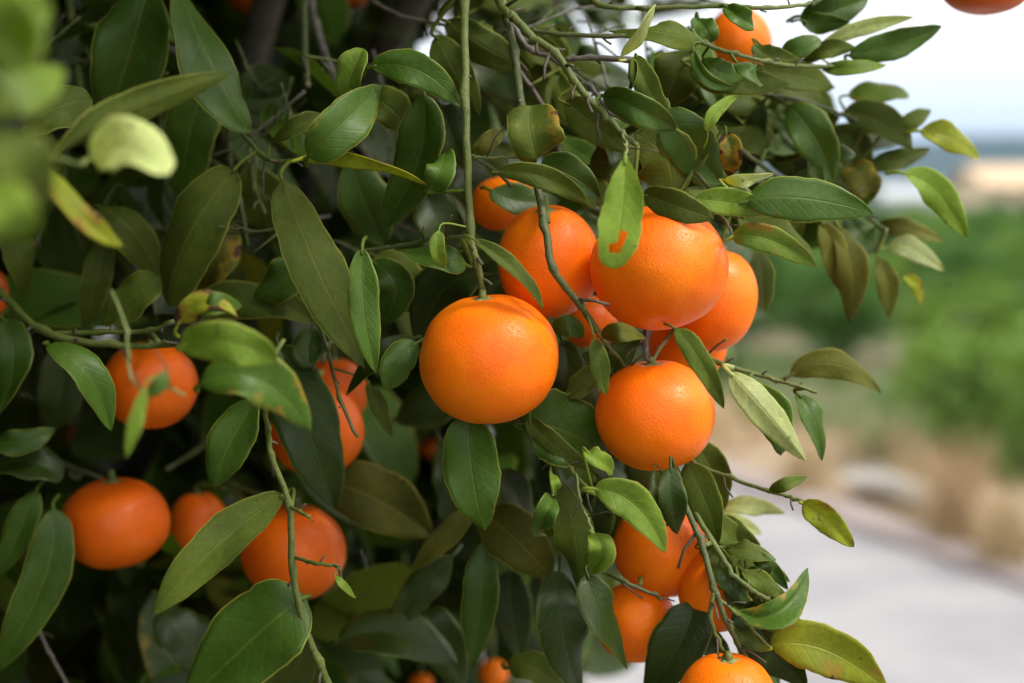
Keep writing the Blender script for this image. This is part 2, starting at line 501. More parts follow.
m_orch = [leaf_material('orchard_leaf_a', (0.060, 0.150, 0.030), (0.10, 0.17, 0.05), (0.12, 0.18, 0.05), trans=0.3, rough=0.5),
          leaf_material('orchard_leaf_b', (0.115, 0.215, 0.035), (0.14, 0.2, 0.05), (0.16, 0.2, 0.05), trans=0.3, rough=0.5),
          leaf_material('orchard_leaf_c', (0.032, 0.088, 0.022), (0.07, 0.11, 0.04), (0.09, 0.13, 0.04), trans=0.3, rough=0.5)]
protos = []
for k in range(6):
    rng = random.Random(100 + k)
    root = empty('orchard_tree', (0, 0, 0), 'young green citrus tree in the blurred orchard rows beyond the pale road', 'tree', 'young citrus trees in the orchard rows')
    m = MB()
    tp = [Vector((0, 0, 0)), Vector((rng.uniform(-.04, .04), rng.uniform(-.04, .04), .3)), Vector((rng.uniform(-.08, .08), rng.uniform(-.08, .08), .75))]
    tube(m, spline(tp, 4), [0.05 - .03 * i / 8 for i in range(9)], 7)
    for _ in range(5):
        a_ = rng.uniform(0, 6.28)
        tube(m, spline([tp[1], tp[1] + Vector((math.cos(a_) * .25, math.sin(a_) * .25, .25)), tp[1] + Vector((math.cos(a_) * .5, math.sin(a_) * .5, .5))], 3), [.022 - .002 * i for i in range(7)], 5)
    m.build('trunk', TW['t'], root)
    m = MB()
    for _ in range(28):                          # clumps of leaves with dark gaps between them
        d = Vector((rng.gauss(0, 1), rng.gauss(0, 1), rng.gauss(-.05, 1))).normalized()
        r_ = rng.uniform(.55, .9)
        cl_ = rng.uniform(.20, .31)
        leafcloud(m, rng, (d.x * r_ * .74, d.y * r_ * .74, max(.2, .66 + d.z * r_ * .62)), (cl_, cl_, cl_ * .8), 120, .10)
    m.build('crown', m_orch[k % 3], root)
    protos.append(root)

def copy_tree(o):
    c = o.copy(); COL.objects.link(c)
    for ch in list(o.children):
        d = ch.copy(); COL.objects.link(d); d.parent = c
    return c
used = [False] * 6
rng = random.Random(5)
row = 1.95
n_orch = 0
while row < 60:
    s = -75.0
    step = 2.0 if row < 22 else 2.9
    while s < 30:
        s += step * rng.uniform(0.88, 1.15)
        q = A + RD * s + RN * (row + rng.uniform(-.25, .25))
        if q.y < 3: continue
        ratio = q.x / q.y
        lo, hi = (-0.02, 0.52) if row < 7 else (0.08, 0.44)
        if not lo < ratio < hi: continue
        if rng.random() < 0.10: continue
        k = rng.randrange(6)
        o = protos[k] if not used[k] else copy_tree(protos[k])
        used[k] = True
        sc = rng.uniform(0.82, 1.08) * (1 if row < 22 else 1.12)
        o.location = (q.x, q.y, 0)
        o.scale = (sc, sc, sc * rng.uniform(.85, 1.02))
        o.rotation_euler = (0, 0, rng.uniform(0, 6.28))
        n_orch += 1
    row += 2.7 if row < 22 else 4.2
print('orchard trees', n_orch)

# tall trees far off, in front of the hills
ft = random.Random(31)
fproto = []
for k in range(2):
    root = empty('field_tree', (0, 0, 0), 'hazy full grown tree on the far plain below the blue hills', 'tree', 'distant trees below the hills')
    m = MB()
    tube(m, spline([Vector((0, 0, 0)), Vector((.1, 0, 1.5)), Vector((0, .1, 3.2))], 4), [.22 - .016 * i for i in range(9)], 7)
    m.build('trunk', TW['t'], root)
    m = MB(); leafcloud(m, ft, (0, 0, 3.2), (2.4, 2.4, 2.1), 1500, .5)
    m.build('crown', m_orch[2 if k else 0], root)
    fproto.append(root)
fu = [False, False]
for i in range(22):
    px = 730 + i * 15 + ft.uniform(-6, 6); Y = ft.uniform(130, 260)
    k = i % 2
    o = fproto[k] if not fu[k] else copy_tree(fproto[k])
    fu[k] = True
    o.location = ((px - 512) / F * Y, Y, 0)
    sc = ft.uniform(0.45, 0.8); o.scale = (sc, sc, sc * ft.uniform(.8, 1.1))
    o.rotation_euler = (0, 0, ft.uniform(0, 6.28))

# dry grass on the verge (stuff) and a few dry shrubs
def blades(mb, rng, x, y, n, h, spread):
    for _ in range(n):
        a_ = rng.uniform(0, 6.28); r_ = spread * rng.random() ** .7
        b = Vector((x + math.cos(a_) * r_, y + math.sin(a_) * r_, 0.005))
        lean = Vector((rng.gauss(0, .22), rng.gauss(0, .22), 1)).normalized()
        H = h * rng.uniform(.5, 1.15); w = rng.uniform(.002, .0045)
        sd = Vector((math.cos(a_ + 1.3), math.sin(a_ + 1.3), 0)) * w
        md = b + lean * H * .6
        tp = b + lean * H + Vector((lean.x, lean.y, -.1)) * H * .4
        mb.add([b - sd, b + sd, md + sd * .8, md - sd * .8, tp], [(0, 1, 2, 3), (3, 2, 4)], None, 0, rng.random())
m_dry = plain('dry_grass_blade', (0.40, 0.29, 0.15), (0.52, 0.40, 0.23), 3, 0.8, .001)
m_rust = plain('rusty_seed_stalk', (0.34, 0.22, 0.11), (0.46, 0.32, 0.18), 6, 0.8, .001)
m_weed = plain('weed_green', (0.07, 0.15, 0.03), (0.13, 0.20, 0.045), 4, 0.7, .001)
gr = random.Random(77)
m = MB(); wv = MB()
for i in range(430):
    s = gr.uniform(-22, 3.2); n_ = gr.uniform(.3, 1.55)
    q = road_pt(s, n_)
    if noise.noise(Vector((q[0] * .8, q[1] * .8, 0))) < -0.12: continue
    blades(m, gr, q[0], q[1], 34, gr.uniform(.10, .34), .12)
    for _ in range(2):
        q = road_pt(s + gr.uniform(-1, 1), gr.uniform(1.25, 3.4)); blades(wv, gr, q[0], q[1], 34, gr.uniform(.12, .34), .22)
tag(m.build('dry_grass', m_dry, smooth=False), kind='stuff')
tag(wv.build('green_weeds', m_weed, smooth=False), kind='stuff')
shr = [(958, 520, .52, 'tall tan brown tuft of dry grass on the road verge, right of the gravel bank'),
       (806, 470, .34, 'short sandy tuft of dry grass at the road verge behind the pale hanging leaf'),
       (1010, 545, .36, 'low straw coloured tuft of dry grass at the right edge of the verge')]
for (px, py, h, lab) in shr:
    g0 = G(px, py + 30)
    root = empty('grass_tuft', (g0.x, g0.y, 0), lab, 'dry grass')
    m = MB(); blades(m, gr, 0, 0, 240, h * 1.15, .13); m.build('stalk_clump', m_rust if h > .5 else m_dry, root, smooth=False)
    m = MB(); blades(m, gr, 0, 0, 60, h * .5, .2); m.build('base_leaves', m_dry, root, smooth=False)

# ================================================================== THE MANDARIN TREE
ROOT = Vector((-0.62, 1.75, 0.0))
tree = empty('mandarin_tree', ROOT, 'leafy mandarin tree in the foreground, its fruiting branches hanging over the pale road', 'tree')

# trunk and limbs
def wood(name, pts, r0, r1, mat, n=9, per=6, knots=0.12, seed=0):
    q = spline(pts, per)
    rg = random.Random(seed)
    rad = [(r0 + (r1 - r0) * i / (len(q) - 1)) * (1 + rg.uniform(-knots, knots)) for i in range(len(q))]
    mb = MB(); tube(mb, q, rad, n)
    return mb.build(name, mat, tree, ROOT)
TT = ROOT + Vector((-.02, .03, .55))
wood('trunk', [ROOT + Vector((0, 0, -.03)), ROOT + Vector((.02, 0, .25)), TT], .075, .06, TW['t'], 14, 6, .08, 1)
limb_ends = [P(500, -140, 1.05), P(300, -120, 1.0), P(-60, 240, 0.95), P(250, 330, 1.35), P(560, -60, 1.45), P(60, -160, 1.5), P(-330, 100, 1.4), P(330, 560, 1.3), P(620, -120, .95)]
for i, e in enumerate(limb_ends):
    mid = TT.lerp(e, .5) + Vector((rnd.uniform(-.1, .1), rnd.uniform(0, .15), .15))
    wood('limb', [TT - Vector((0, 0, .04)), TT.lerp(mid, .5) + Vector((0, 0, .06)), mid, e], .036, .012, TW['t'], 9, 6, .1, 20 + i)

# ---- twigs traced in depth: (points (x, y, depth), radius px start, end, bark)
TWIGS = [
    ([(462, -60, .80), (464, 0, .70), (466, 93, .668), (470, 228, .664), (477, 262, .664), (483, 293, .668)], 5.0, 3.4, 'g'),        # 0 stem of the front fruit
    ([(470, -90, .85), (500, 0, .70), (513, 16, .69), (534, 38, .685), (555, 53, .68), (574, 80, .675), (590, 100, .672), (607, 116, .668), (622, 134, .665), (637, 145, .66)], 4.8, 2.7, 'g'),   # 1 diagonal branch
    ([(505, 12, .70), (514, 50, .69), (522, 110, .68), (530, 150, .675), (545, 225, .655), (553, 268, .645), (580, 305, .655), (598, 333, .665)], 4.5, 3.4, 'd'),  # 2 over fruit
    ([(560, -30, .72), (600, 4, .69), (645, 8, .685), (720, 6, .68), (768, 8, .68), (812, 4, .70)], 3.0, 2.0, 'g'),                    # 3 top twig
    ([(690, 30, .69), (705, 44, .69), (735, 54, .69), (768, 62, .70), (800, 66, .72), (850, 66, .74)], 2.6, 1.8, 'g'),                 # 4
    ([(530, 30, .69), (560, 34, .685), (610, 36, .68), (650, 35, .68)], 2.5, 2.2, 'd'),                                               # 5
    ([(565, 60, .68), (590, 58, .675), (635, 60, .67)], 2.2, 3.6, 'b'),                                                              # 6 dead stub
    ([(299, -40, .86), (303, 0, .84), (305, 60, .80), (308, 88, .76)], 4.2, 3.2, 'd'),                                               # 7
    ([(308, -20, .88), (315, 24, .86), (332, 72, .84), (350, 118, .84), (372, 172, .86)], 4.2, 3.0, 'b'),                             # 8
    ([(370, 0, .80), (402, 16, .78), (447, 25, .76)], 2.2, 1.6, 'b'),                                                                # 9
    ([(240, 130, .76), (262, 155, .72), (282, 162, .70), (308, 156, .69)], 2.2, 2.6, 'g'),                                            # 10
    ([(224, 110, .85), (232, 165, .80), (240, 200, .78), (248, 245, .78)], 2.5, 2.0, 'd'),                                            # 11
    ([(473, 157, .664), (497, 172, .665), (512, 186, .67)], 2.0, 2.0, 'd'),                                                          # 12
    ([(473, 157, .664), (500, 158, .66), (530, 157, .66)], 1.3, 1.1, 'y'),                                                           # 13
    ([(360, 251, .70), (400, 246, .69), (429, 240, .68), (466, 236, .67)], 2.0, 2.2, 'd'),                                            # 14
    ([(-40, 262, .80), (0, 293, .76), (43, 331, .73), (110, 345, .72), (167, 345, .71), (190, 342, .67)], 5.0, 2.4, 'g'),               # 15 left branch
    ([(45, 334, .73), (100, 332, .725), (150, 331, .71), (172, 320, .70)], 2.8, 2.0, 'g'),                                            # 16
    ([(283, 340, .60), (262, 385, .60), (268, 430, .66), (271, 455, .67), (289, 505, .675), (293, 570, .68), (304, 625, .685), (318, 660, .69), (345, 720, .70)], 2.0, 4.4, 'g'),  # 17 lower left stem
    ([(290, 506, .675), (300, 512, .665), (309, 517, .66)], 2.0, 1.6, 'g'),                                                          # 18
    ([(294, 557, .68), (315, 563, .665), (336, 566, .66), (340, 572, .66)], 2.0, 1.6, 'g'),                                           # 19
    ([(328, 352, .72), (340, 398, .69), (356, 436, .68)], 2.0, 1.7, 'd'),                                                            # 20
    ([(524, 424, .70), (545, 445, .69), (571, 470, .68), (584, 485, .67), (595, 492, .66)], 2.6, 1.8, 'g'),                            # 21
    ([(577, 474, .675), (580, 500, .665), (588, 520, .66), (594, 536, .655)], 1.3, 1.6, 'y'),                                         # 22
    ([(551, 450, .69), (551, 475, .68), (553, 498, .67)], 1.4, 1.3, 'y'),                                                            # 23
    ([(672, 455, .70), (680, 492, .665), (700, 540, .655), (715, 588, .65), (728, 625, .655), (752, 668, .67)], 3.4, 2.8, 'd'),        # 24 lower right branch
    ([(676, 465, .71), (688, 500, .69), (712, 540, .675), (732, 572, .67), (752, 590, .67), (770, 600, .67)], 3.2, 2.2, 'g'),          # 25
    ([(660, 440, .72), (692, 462, .70), (730, 478, .69), (768, 491, .68), (795, 498, .675), (812, 506, .67)], 2.2, 1.8, 'g'),          # 26
    ([(718, 598, .655), (735, 612, .655), (755, 632, .66), (770, 648, .66)], 1.8, 1.6, 'g'),                                          # 27
    ([(715, 588, .65), (710, 615, .65), (718, 640, .655), (726, 656, .66)], 2.4, 1.8, 'g'),                                           # 28
    ([(700, 350, .72), (718, 362, .70), (768, 378, .695), (795, 385, .69), (815, 392, .69)], 2.6, 1.8, 'g'),                           # 29
    ([(508, 18, .72), (530, 50, .715), (552, 58, .71), (590, 88, .70), (612, 112, .69), (640, 128, .69)], 3.0, 2.0, 'b'),
    ([(622, 133, .665), (627, 146, .635), (625, 159, .6055)], 1.6, 1.4, 'y'),                                                          # 30
    ([(648, 250, .72), (646, 320, .70), (645, 345, .68), (647, 362, .68)], 3.0, 2.6, 'b'),                                            # 31 stem of lower fruit
    ([(690, 60, .74), (740, 90, .76), (800, 100, .78), (850, 118, .79), (900, 140, .80)], 2.4, 1.6, 'd'),                             # 32
    ([(740, 150, .76), (800, 190, .78), (850, 205, .79), (885, 230, .79)], 2.4, 1.6, 'd'),                                            # 33
    ([(694, 170, .69), (712, 190, .685), (728, 205, .68), (745, 202, .67)], 2.2, 1.5, 'd'),                                           # 34
    ([(712, 206, .69), (726, 222, .68), (733, 236, .675)], 1.8, 1.4, 'd'),                                                           # 35
    ([(32, 615, .80), (48, 650, .80), (70, 690, .80)], 2.0, 1.6, 'b'),                                                               # 36
    ([(100, 215, .80), (118, 245, .80), (150, 290, .82), (165, 345, .84)], 2.2, 1.6, 'b'),                                            # 37
    ([(440, 180, .80), (410, 210, .80), (370, 260, .82)], 2.4, 1.6, 'b'),                                                            # 38
    ([(512, 60, .74), (545, 110, .74), (560, 150, .74), (575, 190, .75)], 2.2, 1.6, 'b'),                                             # 39
    ([(185, 395, .535), (160, 385, .535), (148, 392, .535), (130, 375, .54), (126, 330, .54), (112, 290, .55)], 1.6, 1.4, 'y'),         # 40 blurred sprig
    ([(-60, 40, .40), (-10, 70, .40), (20, 110, .40), (40, 150, .46), (80, 165, .50)], 3.0, 2.0, 'y'),                                # 41 near corner
    ([(990, -90, .80), (988, -60, .76)], 3.0, 2.6, 'd'),                                                                             # 42 stem of the corner fruit
    ([(812, 4, .70), (880, -40, .76), (990, -90, .80)], 2.4, 2.6, 'd'),                                                               # 43
    ([(640, -60, .84), (690, -10, .84), (730, 10, .85)], 2.6, 2.0, 'd'),                                                              # 44
    ([(20, 440, .86), (60, 462, .85), (105, 480, .85)], 2.2, 1.8, 'd'),                                                              # 45
    ([(335, 300, .82), (330, 340, .80), (322, 362, .78)], 2.2, 1.8, 'd'),                                                            # 46
    ([(225, 480, .88), (260, 495, .86), (285, 508, .85)], 2.2, 1.8, 'd'),                                                            # 47
    ([(600, 480, .78), (640, 490, .75), (665, 500, .74)], 2.2, 1.8, 'd'),                                                            # 48
    ([(606, 572, .70), (625, 582, .69), (655, 595, .69), (661, 600, .69)], 2.2, 1.6, 'd'),                                            # 49
    ([(560, 180, .80), (600, 215, .78), (660, 225, .74), (720, 245, .74)], 2.6, 2.0, 'd'),                                            # 50
    ([(598, 333, .665), (612, 350, .67), (640, 372, .70), (680, 320, .74)], 2.0, 1.6, 'd'),                                            # 51
]
twig_objs, twig_pts = [], []
for ti, (pp, r0, r1, mt) in enumerate(TWIGS):
    pts = [P(*q) for q in pp]
    q = spline(pts, 6)
    rg = random.Random(300 + ti)
    mb = MB()
    dm = pp[len(pp) // 2][2]
    rr = []
    for i in range(len(q)):
        f_ = i / (len(q) - 1)
        knot = 1.32 if (i % 6 == 0 and 0 < i < len(q) - 1) else 1 + rg.uniform(-.05, .05)
        rr.append((r0 + (r1 - r0) * f_) * dm / F * knot)
    q = [p + Vector((rg.gauss(0, 1), rg.gauss(0, 1), rg.gauss(0, 1))) * (.0005 if k_ % 6 == 0 else .00015) for k_, p in enumerate(q)]
    tube(mb, q, rr, 8)
    for i in range(3, len(q) - 2, 4):            # bud scars and short spurs
        if rg.random() < .75:
            t = (q[i + 1] - q[i - 1]).normalized()
            s = t.cross(Vector((rg.gauss(0, 1), rg.gauss(0, 1), rg.gauss(0, 1)))).normalized()
            L = rg.uniform(.002, .006) if rg.random() < .6 else rg.uniform(.006, .016)
            tube(mb, [q[i], q[i] + (s + t * .5) * L * .6, q[i] + (s + t * .7) * L], [min(rr[i] * .6, .0011), min(rr[i] * .45, .0008), min(rr[i] * .5, .0009)], 6, 1)
    o = mb.build('twig', [TW[mt], TW['s']], tree, ROOT)
    twig_objs.append(o); twig_pts.append(q)

def nearest_twig(p):
    best = (9e9, 0, 0)
    for ti, q in enumerate(twig_pts):
        for k in range(0, len(q)):
            d = (q[k] - p).length
            if d < best[0]: best = (d, ti, k)
    return best

def inpoly(x, y, poly):
    c = False
    n = len(poly)
    for i in range(n):
        x1, y1 = poly[i]; x2, y2 = poly[i - 1]
        if (y1 > y) != (y2 > y) and x < (x2 - x1) * (y - y1) / (y2 - y1) + x1: c = not c
    return c

# ---- one leaf blade with real thickness
def profile(t, kind=0):
    if kind == 1:   # blunt, oval
        return max(0, (t ** .5) * ((1 - t) ** .5) * 2.0)
    a_, b_ = (.75, .45) if kind == 2 else (.62, .78)
    tm = a_ / (a_ + b_)
    return (t ** a_) * ((1 - t) ** b_) / ((tm ** a_) * ((1 - tm) ** b_))

def blade(mb, b, m, tp, hw, nrm, fold=.25, curl=0.0, wav=.12, seed=0, twist=0.0, nu=14, nv=4, thick=.0003, mi=(0, 1), tone=.5, dmg=0., kind=0, hole=None, solid=True):
    rg = random.Random(seed)
    c = m * 2 - (b + tp) * .5
    V, U, F_, MI = [], [], [], []
    ns = []
    ph = [rg.uniform(0, 6.28) for _ in range(4)]
    wl_, wr_ = rg.uniform(.94, 1.06), rg.uniform(.94, 1.06)
    for i in range(nu + 1):
        t = i / nu
        t = t + .06 * math.sin(2 * math.pi * t) * -.5
        p = b * (1 - t) ** 2 + c * 2 * t * (1 - t) + tp * t * t
        T = ((c - b) * (1 - t) + (tp - c) * t).normalized()
        N = (nrm - T * nrm.dot(T)).normalized()
        if twist: N = Matrix.Rotation(twist * (t - .4) * 2, 3, T) @ N
        S = T.cross(N)
        w = hw * profile(min(1, max(0, t)), kind)
        rowp = []
        for j in range(-nv, nv + 1):
            v = j / nv
            side = wl_ if v < 0 else wr_
            ww = w * side * (1 + .035 * math.sin(17 * t + ph[0] + (2 if v > 0 else 0)) + .02 * math.sin(41 * t + ph[1]))
            av = abs(v)
            cross = fold * av - .30 * fold * av * av * 1.2
            up_ = ww * (cross + curl * v * av) + hw * wav * av * av * math.sin(9 * t + ph[2] + (1.7 if v > 0 else 0)) * math.sin(math.pi * min(1, max(0, t)))
            up_ += hw * .10 * math.sin(5 * t + ph[3]) * (1 - av)
            rowp.append(p + S * (v * ww * (1 - .12 * fold * fold)) + N * up_)
        V.append(rowp); ns.append(N)
    nw = 2 * nv + 1
    top, bot, uv = [], [], []
    for i in range(nu + 1):
        for j in range(nw):
            q = V[i][j]
            edge = j in (0, nw - 1) or i in (0, nu)
            top.append(q + ns[i] * thick * .5)
            bot.append(q - ns[i] * thick * .5)
            uv.append((i / nu, j / (nw - 1)))
    def skip(i, j):
        if not hole: return False
        q = (V[i][j] + V[i + 1][j + 1] + V[i][j + 1] + V[i + 1][j]) / 4
        x, y, _ = proj(q)
        return inpoly(x, y, hole)
    ft, fb, fe = [], [], []
    n0 = len(top)
    for i in range(nu):
        for j in range(nw - 1):
            if skip(i, j): continue
            q = (i * nw + j, i * nw + j + 1, (i + 1) * nw + j + 1, (i + 1) * nw + j)
            ft.append(q)
            fb.append(tuple(k + n0 for k in reversed(q)))
    for i in range(nu):
        for j in (0, nw - 1):
            a0, a1 = i * nw + j, (i + 1) * nw + j
            fe.append((a1, a0, a0 + n0, a1 + n0) if j else (a0, a1, a1 + n0, a0 + n0))
    if solid:
        mb.add(top + bot, ft + fb + fe, uv + uv, [mi[0]] * len(ft) + [mi[1]] * (len(fb) + len(fe)), tone, dmg)
    else:
        mb.add(top, ft, uv, [mi[0]] * len(ft), tone, dmg)

